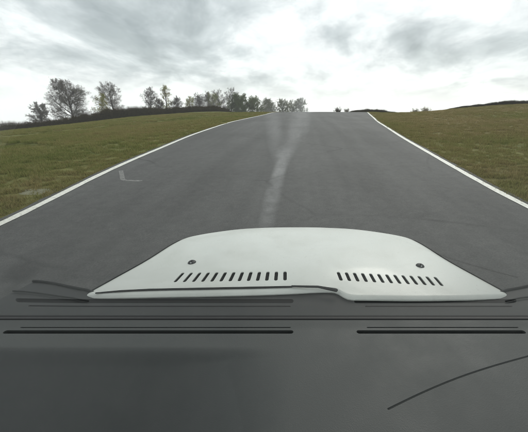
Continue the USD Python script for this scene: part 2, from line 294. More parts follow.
# road sheet with a cut edge
ry = steps((-14, 0, 1.0), (0, 60, .4), (60, 150, 3))
def road_z(y): return zr_(y) + .03
uu = np.linspace(0, 1, 25)
E_ = .16
rows = []
for y in ry:
    a, b = float(xl_(y)) - E_, float(xr_(y)) + E_
    wob = (meshkit.noise(np.array([[0, y * 2.3, 0], [9, y * 2.3, 0]])) - .5) * .05
    xs = a + (b - a) * uu; xs[0] += wob[0]; xs[-1] += wob[1]
    z = np.full(25, float(road_z(y))) + .03 * (1 - (2 * uu - 1) ** 2)
    rows.append(np.vstack([[xs[0] - .03, y, z[0] - .2], np.c_[xs, np.full(25, y), z], [xs[-1] + .03, y, z[-1] - .2]]))
obj('road', (np.vstack(rows), grid_faces(len(ry), 27)), M_road, smooth=40, kind='structure')
def road_top(x, y):
    a, b = xl_(y) - E_, xr_(y) + E_
    u = (x - a) / (b - a)
    return road_z(y) + .03 * (1 - (2 * u - 1) ** 2)
def strip(xf, y0, y1, w, dy=.2):
    ys = np.arange(y0, y1, dy); v = []
    n = meshkit.noise(np.c_[ys * 3.1, np.full(len(ys), w * 40), np.zeros(len(ys))])
    for y, k in zip(ys, n):
        x = float(xf(y)); h = w / 2 + (k - .5) * .012
        v += [(x - h, y, road_top(x - h, y) + .005), (x + h, y, road_top(x + h, y) + .005)]
    return np.array(v), grid_faces(len(ys), 2)
obj('edge_line', strip(xl_, -14, 60, .13), M_line, label='white painted line along the left edge of the road beside the left grass', category='road marking', group='white edge lines')
obj('edge_line', strip(xr_, -14, 60, .13), M_line, label='white painted line along the right edge of the road beside the right grass bank', category='road marking', group='white edge lines')
def on_road(px, py):
    d = 6.0
    for _ in range(60):
        p = at_y(px, py, d); d += (p[2] - road_z(d)) * 3
    return at_y(px, py, d)
A, B, C = on_road(121, 171), on_road(123, 181), on_road(142, 182)
def ribbon(pts, w):
    v = []
    for i, p in enumerate(pts):
        t = pts[min(i + 1, len(pts) - 1)] - pts[max(i - 1, 0)]; n = np.array([-t[1], t[0]]); n /= np.linalg.norm(n)
        for s in (-1, 1):
            q = p[:2] + n * s * w / 2; v.append((q[0], q[1], float(road_top(q[0], q[1])) + .005))
    return np.array(v), grid_faces(len(pts), 2)
mk = np.vstack([A + (B - A) * t for t in np.linspace(0, .9, 8)] + [B + (C - B) * t for t in np.linspace(.1, 1, 8)])
obj('corner_mark', ribbon(mk, .085), M_worn, label='faint worn L-shaped paint mark on the asphalt near the left line', category='road marking')

# grass blades
def tuft(seed, n, r, h):
    g = np.random.default_rng(seed); v, f = [], []
    for k in range(n):
        a, q = g.uniform(0, 2 * math.pi), r * math.sqrt(g.uniform()); x, y = q * math.cos(a), q * math.sin(a)
        t = g.uniform(0, 2 * math.pi); w = g.uniform(.004, .008); l = h * g.uniform(.5, 1.2); b = g.uniform(.2, .9) * l
        c, s = math.cos(t), math.sin(t); i = len(v)
        v += [(x - s * w, y + c * w, -.02), (x + s * w, y - c * w, -.02), (x + c * b * .35 - s * w * .7, y + s * b * .35 + c * w * .7, l * .6), (x + c * b * .35 + s * w * .7, y + s * b * .35 - c * w * .7, l * .6), (x + c * b, y + s * b, l)]
        f += [(i, i + 1, i + 3), (i, i + 3, i + 2), (i + 2, i + 3, i + 4)]
    return trimesh.Trimesh(np.array(v), np.array(f), process=False)
pi = UsdGeom.PointInstancer.Define(stage, '/World/grass')
setdata(pi.GetPrim(), kind='stuff', label='short olive grass growing on the verges either side of the road', category='grass')
for k in range(4):
    usdkit.mesh(stage, f'/World/grass/tuft_{k + 1:03d}', tuft(20 + k, 46, .13, .058 + .010 * k), M_grass)
    pi.CreatePrototypesRel().AddTarget(f'/World/grass/tuft_{k + 1:03d}')
P = []
for dens, y0, y1, xm in ((30, -4, 2.5, 12), (55, 2.5, 9, 14), (24, 9, 18, 24), (9, 18, 30, 36), (4, 30, 47, 44)):
    n = int(dens * (y1 - y0) * 2 * xm)
    q = np.c_[rng.uniform(-xm, xm, n), rng.uniform(y0, y1, n)]
    out = np.maximum(xl_(q[:, 1]) - q[:, 0], q[:, 0] - xr_(q[:, 1]))
    keep = (out > .13 + .10 * meshkit.noise(np.c_[q * 1.4, np.zeros(len(q))], 9)) & (np.abs(q[:, 0]) < np.maximum(q[:, 1], 0) * 1.4 + 8.0)
    q = q[keep]
    P.append(np.c_[q, np.full(len(q), math.sqrt(55 / dens) ** .75)])
for f in (xl_, xr_):
    q = rng.uniform(2.5, 30, 1500); o = (np.abs(rng.normal(0, .05, len(q))) + .125) * (-1 if f is xl_ else 1)
    P.append(np.c_[f(q) + o, q, rng.uniform(.35, .75, len(q))])
P = np.vstack(P)
pz = ground_z(P[:, 0], P[:, 1])
patch = meshkit.noise(np.c_[P[:, :2] * .5, np.zeros(len(P))], 5)
sc = P[:, 2] * rng.uniform(.6, 1.15, len(P)) * (.80 + .35 * patch)
pi.CreatePositionsAttr(Vt.Vec3fArray.FromNumpy(np.c_[P[:, :2], pz - .005].astype(np.float32)))
pi.CreateProtoIndicesAttr(Vt.IntArray.FromNumpy(rng.integers(0, 4, len(P)).astype(np.int32)))
pi.CreateScalesAttr(Vt.Vec3fArray.FromNumpy(np.c_[sc, sc, np.minimum(sc, 1.25)].astype(np.float32)))
ang = rng.uniform(0, 2 * math.pi, len(P))
pi.CreateOrientationsAttr(Vt.QuathArray([Gf.Quath(float(math.cos(a / 2)), 0, 0, float(math.sin(a / 2))) for a in ang]))

def on_ground(px, py, d):
    for _ in range(80):
        p = at_y(px, py, d); d += np.clip((p[2] - float(ground_z(p[0], p[1]))) * 2, -2, 2)
    return at_y(px, py, d)
# pale bare patch in the left grass
c = on_ground(42, 191, 8)
th = np.linspace(0, 2 * math.pi, 40, endpoint=False)
rr = 1 + .35 * (meshkit.noise(np.c_[np.cos(th) * 2, np.sin(th) * 2, th * 0]) - .5) * 2
pv = [(c[0], c[1])] + [(c[0] + .55 * r * math.cos(t), c[1] + .26 * r * math.sin(t)) for t, r in zip(th, rr)]
pv = np.array(pv); zz = ground_z(pv[:, 0], pv[:, 1]) + .03; zz[1:] -= .045
fan = [(0, i + 1, (i + 1) % 40 + 1) for i in range(40)]
obj('bare_patch', (np.c_[pv, zz], np.array(fan)), M_soil, smooth=True, label='pale bare patch of earth in the left grass near the white line', category='earth patch')

# ------------------------------------------------------------------ hedges and scrub
def leaves(pts, size, g, dirs=None):
    n = len(pts)
    a = g.normal(size=(n, 3)); a /= np.linalg.norm(a, axis=1)[:, None]
    b = np.cross(a, g.normal(size=(n, 3))); b /= np.linalg.norm(b, axis=1)[:, None]
    s = size * g.uniform(.6, 1.4, (n, 1))
    v = np.stack([pts - a * s, pts + b * s * .45, pts + a * s, pts - b * s * .45], 1).reshape(-1, 3)
    i = np.arange(n)[:, None] * 4
    return v, np.vstack([i + [0, 1, 2], i + [0, 2, 3]])
def prisms(p0, p1, r0, r1, k=3):
    d = p1 - p0; L = np.linalg.norm(d, axis=1, keepdims=True); d = d / np.maximum(L, 1e-9)
    ref = np.where(np.abs(d[:, 2:3]) > .9, [[1., 0, 0]], [[0, 0, 1.]])
    a = np.cross(d, ref); a /= np.linalg.norm(a, axis=1, keepdims=True); b = np.cross(d, a)
    t = np.arange(k) * 2 * math.pi / k
    ring = a[:, None] * np.cos(t)[None, :, None] + b[:, None] * np.sin(t)[None, :, None]
    v = np.concatenate([p0[:, None] + ring * r0[:, None, None], p1[:, None] + ring * r1[:, None, None]], 1).reshape(-1, 3)
    i = np.arange(len(p0))[:, None] * 2 * k; f = []
    for j in range(k):
        n_ = (j + 1) % k
        f += [i + [j, n_, k + n_], i + [j, k + n_, k + j]]
    return v, np.vstack(f)
def hedge(name, pts, h, w, n, size, label, seed, mleaf=M_hedge, cat='hedge'):
    g = np.random.default_rng(seed)
    pts = np.asarray(pts); seg = np.linalg.norm(np.diff(pts[:, :2], axis=0), axis=1); cum = np.r_[0, np.cumsum(seg)]
    fx, fy = PchipInterpolator(cum, pts[:, 0]), PchipInterpolator(cum, pts[:, 1])
    s = np.arange(0, cum[-1], .35)
    h0, h1 = h if isinstance(h, tuple) else (h, h)
    hs = lambda q: (h0 + (h1 - h0) * np.clip(q / cum[-1], 0, 1) ** 1.3) * (.25 + .75 * np.clip(np.minimum(q, cum[-1] - q) / 2.5, 0, 1) ** .6) * (.8 + .45 * meshkit.noise(np.c_[q * .5, q * 0 + seed, q * 0]) + .25 * (meshkit.noise(np.c_[q * 2.1, q * 0 + seed, q * 0]) - .5))
    x, y = fx(s), fy(s); tx, ty = np.gradient(x), np.gradient(y); nl = np.hypot(tx, ty); nx, ny = -ty / nl, tx / nl
    z = ground_z(x, y); H = hs(s)
    prof = [(-.5, -.15), (-.52, .35), (-.36, .7), (0, .84), (.36, .7), (.52, .35), (.5, -.15)]
    v = np.stack([np.c_[x + nx * a * w, y + ny * a * w, z + H * b] for a, b in prof], 1)
    v = v + (meshkit.noise(v.reshape(-1, 3) * 3).reshape(v.shape[:2] + (1,)) - .5) * .12 * min(1, h0)
    root = thing(name, label, cat, group='dark hedges on the skyline')
    obj('stems', (v.reshape(-1, 3), grid_faces(len(s), len(prof))), M_hedgecore, root, smooth=True)
    q = g.uniform(0, cum[-1], n); a = g.uniform(-.62, .62, n); top = np.sqrt(np.clip(1 - (a / .62) ** 2, 0, 1))
    b = g.uniform(0, 1, n) ** .6 * (.45 + .6 * top)
    i = np.clip((q / .35).astype(int), 0, len(s) - 1)
    p = np.c_[fx(q) + nx[i] * a * w, fy(q) + ny[i] * a * w, ground_z(fx(q), fy(q)) + hs(q) * b]
    lv, lf = leaves(p, size, g)
    k = n // 6; u = g.uniform(0, cum[-1], k); i = np.clip((u / .35).astype(int), 0, len(s) - 1)
    p0 = np.c_[fx(u) + nx[i] * g.uniform(-.4, .4, k) * w, fy(u), ground_z(fx(u), fy(u)) + hs(u) * .5]
    p1 = p0 + np.c_[g.normal(0, .16, k), g.normal(0, .1, k), hs(u) * g.uniform(.35, .75, k)]
    tv, tf = prisms(p0, p1, np.full(k, .009), np.full(k, .004))
    obj('twigs', (np.vstack([lv, tv]), np.vstack([lf, tf + len(lv)])), mleaf, root)
    return root
hedge('hedge', np.vstack([hedge_pts] + [[at_y(*h)] for h in HEDGE_END]), (1.40, .62), 1.2, 66000, .06, 'long dark winter hedge along the far edge of the left grass below the trees', 3)
hedge('hedge', right_pts[3:] + [0, .6, 0], .36, .7, 9000, .04, 'low dark hedge along the skyline of the right grass bank', 4)
hedge('hedge', [at_y(349, 116.5, 47), at_y(375, 116.3, 46), at_y(395, 116, 45), at_y(411, 115.2, 44)], .42, .6, 6000, .04, 'thin dark hedge crossing behind the crest of the road on the right', 5)

# ------------------------------------------------------------------ trees
def tree_segments(g, H, spread, lean=0.0, levels=4, trunk_r=None, fork=.28, dense=1.0):
    segs = [[], [], [], []]
    def grow(p, d, L, r, lev):
        n = [7, 5, 4, 3, 3][lev]
        pts = [p]; dirs = [d]
        for k in range(n):
            d = d + g.normal(0, [.05, .13, .17, .22, .25][lev], 3) + np.array([0, 0, [.03, .05, .05, .03, .0][lev]])
            d = d / np.linalg.norm(d); pts.append(pts[-1] + d * L / n); dirs.append(d)
        rr = r * (1 - np.linspace(0, 1, n + 1) * [.75, .8, .8, .7, .6][lev])
        for k in range(n): segs[0].append(pts[k]); segs[1].append(pts[k + 1]); segs[2].append((rr[k], rr[k + 1])); segs[3].append(lev)
        if lev >= levels: return
        cnt = int([17, 9, 8, 7, 4][lev] * dense * g.uniform(.85, 1.15))
        for c_ in range(cnt):
            t = fork + (1 - fork) * (c_ + g.uniform(0, 1)) / cnt if lev == 0 else .15 + .85 * (c_ + g.uniform(0, 1)) / cnt
            k = min(int(t * n), n - 1); q = pts[k] + (pts[k + 1] - pts[k]) * (t * n - k)
            a = c_ * 2.4 + g.uniform(-.6, .6)
            dd = dirs[k + 1]; e1 = np.cross(dd, [.3, .2, .9]); e1 /= np.linalg.norm(e1); e2 = np.cross(dd, e1)
            op = math.radians(g.uniform(32, 62) if lev else 68 - 45 * (t - fork) / (1 - fork) + g.uniform(-8, 8))
            nd = dd * math.cos(op) + (e1 * math.cos(a) + e2 * math.sin(a)) * math.sin(op)
            if lev == 0:
                tt = (t - fork) / (1 - fork); LL = spread * (0.6 + .8 * math.sin(math.pi * min(1, .2 + tt * .75))) * g.uniform(.9, 1.1)
            else: LL = L * g.uniform(.38, .62) * (1.1 - .4 * t)
            grow(q, nd, LL, max(rr[k] * [.5, .55, .55, .6][lev], .008), lev + 1)
    grow(np.zeros(3), np.array([lean, 0, 1.0]), H * .9, trunk_r or H * .022, 0)
    return np.array(segs[0]), np.array(segs[1]), np.array(segs[2]), np.array(segs[3])
def tree(name, label, base, H, spread, seed, bark=M_bark, twig=M_twig, bud=None, nbud=0, size=.07, levels=4, fork=.28, lean=0., dense=1., thick=1., group=None, cat='tree'):
    g = np.random.default_rng(seed)
    a, b, r, lev = tree_segments(g, H, spread, lean, levels, fork=fork, dense=dense)
    top = b[:, 2].max(); k = H / top; a, b = a * k, b * k
    r = np.maximum(r, .009) * thick
    root = thing(name, label, cat, base, g.uniform(0, 0), group)
    m = lev == 0
    obj('trunk', prisms(a[m], b[m], r[m, 0], r[m, 1], 7), bark, root, smooth=True)
    m = (lev > 0) & (lev < 3)
    obj('limbs', prisms(a[m], b[m], r[m, 0], r[m, 1], 4), bark, root, smooth=True)
    m = lev >= 3
    obj('crown', prisms(a[m], b[m], r[m, 0], r[m, 1], 3), twig, root)
    if nbud:
        tips = b[lev >= 2]; p = tips[g.integers(0, len(tips), nbud)] + g.normal(0, .12, (nbud, 3))
        lv, lf = leaves(p, size, g)
        obj('foliage', (lv, lf), bud, root)
    return root
def place(px, top, base, d, width):
    """base point on the ground, height and spread of a tree that stands d metres ahead"""
    p = at_y(px, base, d); t = at_y(px, top, d)
    z = float(ground_z(p[0], p[1]))
    s = np.linalg.norm(at_y(px + width / 2, top, d) - at_y(px - width / 2, top, d)) / 2
    return (p[0], p[1], z - .1), t[2] - z + .1, s
GL = 'trees beyond the left hedge'
T = [ # px, top, base, distance, width, name, look, label
 (43, 101, 128, 62, 17, 'small_tree', 'bare', 'small bare grey tree, leftmost behind the hedge'),
 (74, 78, 122, 68, 34, 'large_tree', 'hazel', 'tall round-crowned bare grey tree, the largest on the left skyline'),
 (101, 93, 120, 70, 15, 'young_tree', 'yellow', 'slim yellow-green budding tree just right of the largest bare tree'),
 (117, 81, 118, 76, 27, 'bare_tree', 'bare', 'broad pale grey bare tree between the largest tree and the dark pair'),
 (149, 86, 115, 78, 19, 'bare_tree', 'dark', 'dark bare tree left of the bright yellow-green tree'),
 (159, 97, 114, 72, 11, 'small_tree', 'dark', 'low dark bare tree tucked between the dark tree and the yellow-green tree'),
 (167, 85, 113, 80, 14, 'budding_tree', 'yellow', 'bright yellow-green budding tree in the middle of the left skyline'),
 (177, 95, 113, 76, 13, 'small_tree', 'dark', 'low dark spreading bare tree right of the bright yellow-green tree'),
 (189, 96, 113, 92, 12, 'budding_tree', 'yellow', 'small pale yellow-green tree standing at the right end of the hedge'),
 (201, 93, 112, 96, 17, 'bare_tree', 'dark', 'dark grey bare tree, first of the distant row after the hedge ends'),
 (209, 92, 112, 104, 13, 'bare_tree', 'bare', 'pale bare tree second in the distant row after the hedge ends'),
 (216, 94, 112, 98, 13, 'budding_tree', 'yellow', 'yellow-green tree among bare ones in the distant row'),
 (222, 90, 112, 110, 14, 'bare_tree', 'bare', 'bare grey tree right of the yellow-green tree of the distant row'),
 (229, 88, 112, 106, 12, 'bare_tree', 'dark', 'tallest blue-grey bare tree of the distant row'),
 (237, 94, 112, 102, 15, 'evergreen_tree', 'green', 'dull green bushy tree, left one of the dense green clump'),
 (246, 95, 112, 108, 17, 'evergreen_tree', 'green', 'dull green bushy tree, middle one of the dense green clump'),
 (255, 97, 112, 112, 15, 'evergreen_tree', 'green', 'dull green bushy tree, right one of the dense green clump'),
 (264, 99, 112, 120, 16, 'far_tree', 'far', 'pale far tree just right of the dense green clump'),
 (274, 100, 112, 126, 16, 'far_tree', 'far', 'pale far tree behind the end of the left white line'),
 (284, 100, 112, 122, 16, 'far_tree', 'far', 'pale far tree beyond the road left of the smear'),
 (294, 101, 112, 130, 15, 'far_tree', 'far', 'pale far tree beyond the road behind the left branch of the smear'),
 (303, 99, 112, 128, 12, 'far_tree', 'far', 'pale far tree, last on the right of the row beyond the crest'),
]
for i, (px, top, base, d, w, name, look, label) in enumerate(T):
    if px > 195: w *= 1.45; top -= 1.5
    bp, H, s = place(px, top, base, d, w)
    group = 'trees on the skyline behind the left hedge' if px < 195 else 'distant row of trees beyond the crest'
    kw = dict(bare=dict(thick=1.15, dense=1.1, bud=M_bud, nbud=160), hazel=dict(thick=1.15, bud=M_bud, nbud=700, dense=1.25), dark=dict(twig=M_twig2, thick=1.2, bud=M_bud, nbud=90), yellow=dict(bud=M_bud, nbud=2300, size=.10, levels=3),
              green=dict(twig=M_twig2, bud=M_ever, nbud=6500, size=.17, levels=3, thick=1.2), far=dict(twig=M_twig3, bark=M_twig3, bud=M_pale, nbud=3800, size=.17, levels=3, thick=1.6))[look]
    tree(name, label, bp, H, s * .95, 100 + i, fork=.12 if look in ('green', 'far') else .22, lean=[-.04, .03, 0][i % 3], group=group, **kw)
# scrub on the crest
def shrub(px, top, base, d, w, label, seed, twig, n=0, leaf=None):
    bp, H, s = place(px, top, base, d, w)
    g = np.random.default_rng(seed); A_, B_, R_ = [], [], []
    for k in range(26):
        a = g.uniform(0, 2 * math.pi); tilt = g.uniform(.05, .9); p = np.array([g.normal(0, s * .15), g.normal(0, s * .15), 0.]); q = np.array([math.cos(a) * tilt, math.sin(a) * tilt, 1.0])
        L = H * g.uniform(.6, 1.0) / 4
        for j in range(4):
            q = q / np.linalg.norm(q); p2 = p + q * L * (.6 + .4 * min(1, s / H)); A_.append(p); B_.append(p2); R_.append((.016 - .003 * j, .013 - .003 * j))
            for t in range(5):
                e = q + g.normal(0, .6, 3); e /= np.linalg.norm(e); st = p + (p2 - p) * g.uniform(); A_.append(st); B_.append(st + e * L * g.uniform(.5, 1.1)); R_.append((.008, .004))
            p = p2; q = q + g.normal(0, .22, 3)
    A_, B_, R_ = map(np.array, (A_, B_, R_))
    root = thing('shrub', label, 'shrub', bp, group='shrubs on the crest and right skyline')
    obj('stems', prisms(A_, B_, R_[:, 0], R_[:, 1]), twig, root)
    lv, lf = leaves(B_[g.integers(0, len(B_), n)] + g.normal(0, .06, (n, 3)), .05, g)
    obj('twigs', (lv, lf), leaf, root)
shrub(338, 107, 112.5, 46, 11, 'dark rounded shrub on the crest of the road right of the smear', 31, M_twig2, 500, M_hedge)
shrub(346.5, 108, 113.5, 45, 9, 'greyish shrub on the crest between the dark shrub and the thin hedge', 32, M_twig, 500, M_palescrub)
shrub(415, 108.5, 115.5, 43, 13, 'pale bare shrub on the right skyline, the left one of two', 33, M_palescrub, 900, M_palescrub)
shrub(425, 107, 114, 42.5, 13, 'pale bare shrub on the right skyline, nearer the low hedge', 34, M_palescrub, 900, M_palescrub)
# post by the hedge
bp, H, s = place(115.3, 107.5, 119, 50, 3)
post = thing('fence_post', 'short dark post standing at the hedge below the pale grey tree', 'post', bp)
obj('shaft', to_tm(rbox((-.09, -.09, -.2), (.09, .09, H - .12), .015)), M_post, post, smooth=30)
obj('cap', to_tm(hull([(sx * .13, sy * .13, z) for sx in (-1, 1) for sy in (-1, 1) for z in (H - .12, H - .04)] + [(0, 0, H)])), M_post, post)

# ------------------------------------------------------------------ the car
car = thing('car', 'white car seen from behind its windscreen, driving up the road', 'car')
YB = .858; ZB = .842                                   # foot of the windscreen
def smooth01(t): t = np.clip(t, 0, 1); return t * t * (3 - 2 * t)
# bonnet: rear outline and side outline read off as plan curves
REAR = [(80, 296.5), (120, 295.3), (150, 294.6), (200, 293.6), (250, 292.4), (290, 291), (325, 289.4), (333, 289.6), (338, 291), (342.5, 293.8), (347.5, 296.2), (356, 297.3), (400, 297.8), (460, 297.5), (512, 296)]
def bonnet_z(x, y):
    t = np.clip((y - .97) / .98, 0, 1.2); a = np.abs(x) / .78
    z = .846 - .050 * t - .050 * t ** 3 - .022 * a ** 2.2 - .014 * a ** 7
    z = z + .006 * smooth01((.50 - np.abs(x) - .05 * t) / .16) * smooth01((y - 1.08) / .14) * smooth01((1.88 - y) / .25)
    return z
def pix_bonnet(px, py):
    z = .82
    for _ in range(14):
        p = at_z(px, py, z); z = float(bonnet_z(p[0], p[1]))
    return at_z(px, py, z)
rp = np.array([pix_bonnet(px, py) for px, py in REAR])
rear_y = PchipInterpolator(rp[:, 0], rp[:, 1])
sd = [pix_bonnet(PX + s_, py) for s_, py in ((216, 296), (188, 280), (149, 258), (119, 240), (106, 235), (96, 232))]
SIDE = [(p[1], p[0] - .002) for p in sd] + [(2.02, sd[-1][0] - .09)]
side = PchipInterpolator(*np.array(SIDE).T)
Y_R = SIDE[0][0]
nu, nv = 121, 70
u = np.linspace(-1, 1, nu); v = np.r_[np.linspace(0, .05, 8)[:-1], np.linspace(.05, 1, nv - 7)]
bv = []
for t in v:
    for q in u:
        e = 1 - .028 * t
        xq = .775 * q
        y0 = float(rear_y(np.clip(xq, rp[0, 0], rp[-1, 0])))
        y1 = 1.965 - .07 * abs(q) ** 2 - .16 * abs(q) ** 5
        y = y0 + (y1 - y0) * t
        hw = float(side(np.clip(y, Y_R, 2.0)))
        xx = q * hw
        y = float(rear_y(np.clip(xx, rp[0, 0], rp[-1, 0]))) * (1 - t) + y1 * t
        z = float(bonnet_z(xx, y)) - .011 * max(0, (.022 - t) / .022) ** 2 - .06 * max(0, (t - .86) / .14) ** 2.5 - .008 * max(0, (abs(q) - .95) / .05) ** 2
        bv.append((xx, y, z))
bon = solid(bv, nv, nu, .004)
slots, cutters = [], []
for k in range(13):
    t = k / 12
    for (ta, tb, ba, bb) in (((183.5, 272.6), (285, 271.3), (174.5, 282.2), (285, 280.4)), ((338, 271.8), (434.5, 276.8), (341.5, 280.6), (442.5, 286.0))):
        top = pix_bonnet(*(np.array(ta) * (1 - t) + np.array(tb) * t)); bot = pix_bonnet(*(np.array(ba) * (1 - t) + np.array(bb) * t))
        d = (top - bot)[:2]; d /= np.linalg.norm(d); n = np.array([-d[1], d[0]]); r = .0070
        ring = []
        for end, sg in ((top, 1), (bot, -1)):
            for a in np.linspace(-math.pi / 2, math.pi / 2, 5):
                o = end[:2] - d * sg * r + d * sg * r * math.cos(a) + n * r * math.sin(a); ring.append((o[0], o[1]))
        zs = (top[2] + bot[2]) / 2
        cutters.append(hull([(x, y, z) for x, y in ring for z in (zs - .08, zs + .06)]))
        cx, cy = np.mean(ring, 0)
        big = [(cx + (x - cx) * 1.25, cy + (y - cy) * 1.06) for x, y in ring]
        slots.append((k, hull([(x, y, z + (bonnet_z(x, y) - zs)) for x, y in big for z in (zs - .0095, zs - .0052)])))
bon = bon - m3.Manifold.batch_boolean(cutters, m3.OpType.Add)
_g = np.array(bv).reshape(nv, nu, 3)
edge = [p + [-.004, 0, -.0015] for p in _g[3::3, 0]] + [p + [0, .003, -.004] for p in _g[-1, 2:-2:4]] + [p + [.004, 0, -.0015] for p in _g[3::3, -1][::-1]]
P_bon = obj('bonnet', to_tm(bon), M_paint, car, smooth=32)
obj('edge_seal', to_tm(tube(edge, .0052, 8)), M_rubber, P_bon, smooth=True)
for k, s in slots: obj('vent_slot', to_tm(s), M_void, P_bon)
for px, py in ((192, 262.6), (420, 266)):
    c = pix_bonnet(px, py)
    e = m3.Manifold.sphere(1, 40).scale((.0185, .020, .011)).translate(tuple(c - [0, 0, .001]))
    e = e + m3.Manifold.cylinder(.006, .004, .003, 16).translate((c[0], c[1] - .004, c[2] + .008))
    j = obj('washer_jet', to_tm(e), M_black, car, smooth=35)
    obj('nozzle', to_tm(m3.Manifold.sphere(.0032, 12).translate((c[0], c[1] - .0145, c[2] + .006))), M_metal, j, smooth=True)
# body sides, nose
def flank_x(y):
    b = float(side(np.clip(y, Y_R, 1.95))) - .012 - .35 * max(0, y - 1.72)
    return b + (1.13 - b) * float(smooth01((1.22 - y) / .20))
yy = np.r_[np.linspace(2.06, .6, 60), np.linspace(.5, -1.6, 22)]
for sg in (-1, 1):
    rowsv = []
    prof = np.linspace(0, 1, 9)
    for y in yy:
        fx = flank_x(y); zt = float(bonnet_z(min(fx, .78), min(y, 1.9))) - .034 if y > .9 else .80
        zt = min(zt, .80) - .05 * float(smooth01((y - 1.05) / .1)) - .10 * float(smooth01((y - 1.5) / .4))
        arch = max(0, .33 ** 2 - (y - 1.45) ** 2, .33 ** 2 - (y + 1.05) ** 2) ** .5
        zb = max(.24, .31 + arch) if arch > 0 else .24
        for q in prof:
            rowsv.append((sg * (fx - .012 + .035 * math.sin(math.pi * q * .9)), y, zt + (zb - zt) * q))
    obj('body_side', (np.array(rowsv), grid_faces(len(yy), 9)), M_paint, car, smooth=True)
nose = hull([(x, y, z) for x, y in ((-.60, 1.98), (.60, 1.98), (-.42, 2.06), (.42, 2.06), (-.62, 1.8), (.62, 1.8)) for z in (.44, .66)])
obj('nose', to_tm(nose), M_paint, car, smooth=30)
bump = m3.Manifold.batch_hull([m3.Manifold.sphere(.07, 14).translate(p) for p in ((-.62, 1.9, .36), (-.4, 2.08, .36), (.4, 2.08, .36), (.62, 1.9, .36), (-.62, 1.9, .28), (-.4, 2.06, .28), (.4, 2.06, .28), (.62, 1.9, .28))])
obj('bumper', to_tm(bump), M_black, car, smooth=30)
for sg in (-1, 1):
    obj('headlight', to_tm(m3.Manifold.sphere(.09, 28).scale((1, .35, 1)).translate((sg * .40, 2.045, .56))), M_lamp, car, smooth=True)
for sg in (-1, 1):
    for y in (1.45, -1.05):
        ty = to_tm(m3.Manifold.cylinder(.18, .30, .30, 40, True) - m3.Manifold.cylinder(.4, .19, .19, 40, True))
        rim = to_tm(m3.Manifold.cylinder(.14, .19, .19, 40, True) - m3.Manifold.cylinder(.1, .15, .17, 40).translate((0, 0, .03)))
        for m in (ty, rim):
            m.apply_transform(trimesh.transformations.rotation_matrix(math.pi / 2 * sg, (0, 1, 0)))
            m.apply_translation((sg * (.70 if y > 0 else .98), y, .30))
        wp = obj('wheel', ty, M_rubber, car, smooth=35)
        obj('rim', rim, M_metal, wp, smooth=35)
# scuttle panel between bonnet and glass
sv = []
sx = np.linspace(-1.125, 1.125, 99)
for x in sx:
    ry_ = float(rear_y(np.clip(x, rp[0, 0], rp[-1, 0])))
    ry_ = ry_ if abs(x) < .765 else ry_ + .085 * smooth01((abs(x) - .765) / .38)
    zf = float(bonnet_z(np.clip(x, -.77, .77), ry_))
    for t in np.linspace(0, 1, 9):
        y = (ry_ + .03) * (1 - t) + (YB - .002) * t
        z = (zf - .0175) * (1 - t) + (ZB - .012) * t - .004 * math.sin(math.pi * t)
        sv.append((x, y, z))
P_sc = obj('scuttle_panel', to_tm(solid(sv, 99, 9, .02)), M_scuttle, car, smooth=40)
_s = np.array(sv).reshape(99, 9, 3)
for m_ in (np.abs(sx) > .775) & (sx < 0), (np.abs(sx) > .775) & (sx > 0):
    obj('rubber_strip', to_tm(tube([p + [0, .002, .003] for p in _s[m_, 0]], .0055, 8)), M_rubber, P_sc, smooth=True)
    obj('rubber_strip', to_tm(tube([a_ + (b_ - a_) * .30 + [0, 0, .003] for a_, b_ in zip(_s[m_, 0], _s[m_, 8])], .0035, 8)), M_rubber, P_sc, smooth=True)
# windscreen, 45 degree rake, flat in the middle and gently wrapped at its ends
RK = math.radians(45)
HL = 1.12
def wrap(x): return .03 * max(0, (abs(x) - .55) / .48) ** 2.4
def glass_pt(x, s): return np.array([x * (1 - .12 * s / HL), YB - math.cos(RK) * s + wrap(x) * (s / HL) * 1.2, ZB + math.sin(RK) * s])
gv = np.array([glass_pt(x, s) for s in np.linspace(-.006, HL, 25) for x in np.linspace(-1.11, 1.11, 65)])
P_ws = obj('windscreen', (gv, grid_faces(25, 65)), M_glass, car, smooth=True)
def on_glass(px, py, off=.004):
    r = ray(px, py); n = np.array([0, math.sin(RK), math.cos(RK)]); p0 = np.array([0, YB, ZB]) - n * off
    return np.array([0, 0, CZ]) + r * (np.dot(p0 - [0, 0, CZ], n) / np.dot(r, n))
# dried smear on the glass: a main streak forking into two
def smear(path, nseg=40, nc=13):
    path = np.array(path, float); tt = np.linspace(0, 1, len(path)); q = np.linspace(0, 1, nseg)
    cx, cy, w, al = (PchipInterpolator(tt, path[:, k])(q) for k in range(4))
    vs, al_ = [], []
    for i in range(nseg):
        for k in np.linspace(-1, 1, nc):
            vs.append(on_glass(cx[i] + k * w[i] * 1.25, cy[i])); al_.append(.70 * al[i] * max(0, 1 - k * k) ** 1.5)
    return np.array(vs), grid_faces(nseg, nc), np.array(al_)
for path in ([(266, 232, 7, 0), (268, 218, 8, .05), (272, 198, 8, .07), (276, 182, 7, .09), (280, 169, 6, .16), (284, 158, 7, .08), (290, 145, 9, .07), (299, 128, 10, .075), (302, 112, 10, .085), (304, 98, 9, .085), (305, 90, 8, .06), (306, 80, 7, 0)],
             [(281, 168, 5, 0), (279, 158, 7, .05), (275, 140, 8, .055), (273, 122, 8, .05), (273, 106, 8, 0)]):
    vs, fs, al = smear(path)
    p = obj('smear', (vs, fs), M_smear, P_ws, smooth=True)
    UsdGeom.PrimvarsAPI(stage.GetPrimAtPath(p)).CreatePrimvar('film', Sdf.ValueTypeNames.FloatArray, 'vertex').Set(Vt.FloatArray.FromNumpy(al.astype(np.float32)))
seal = tube([(x, YB - .0030, ZB - .0032) for x in np.linspace(-1.1, 1.1, 9)], .0030, 8)
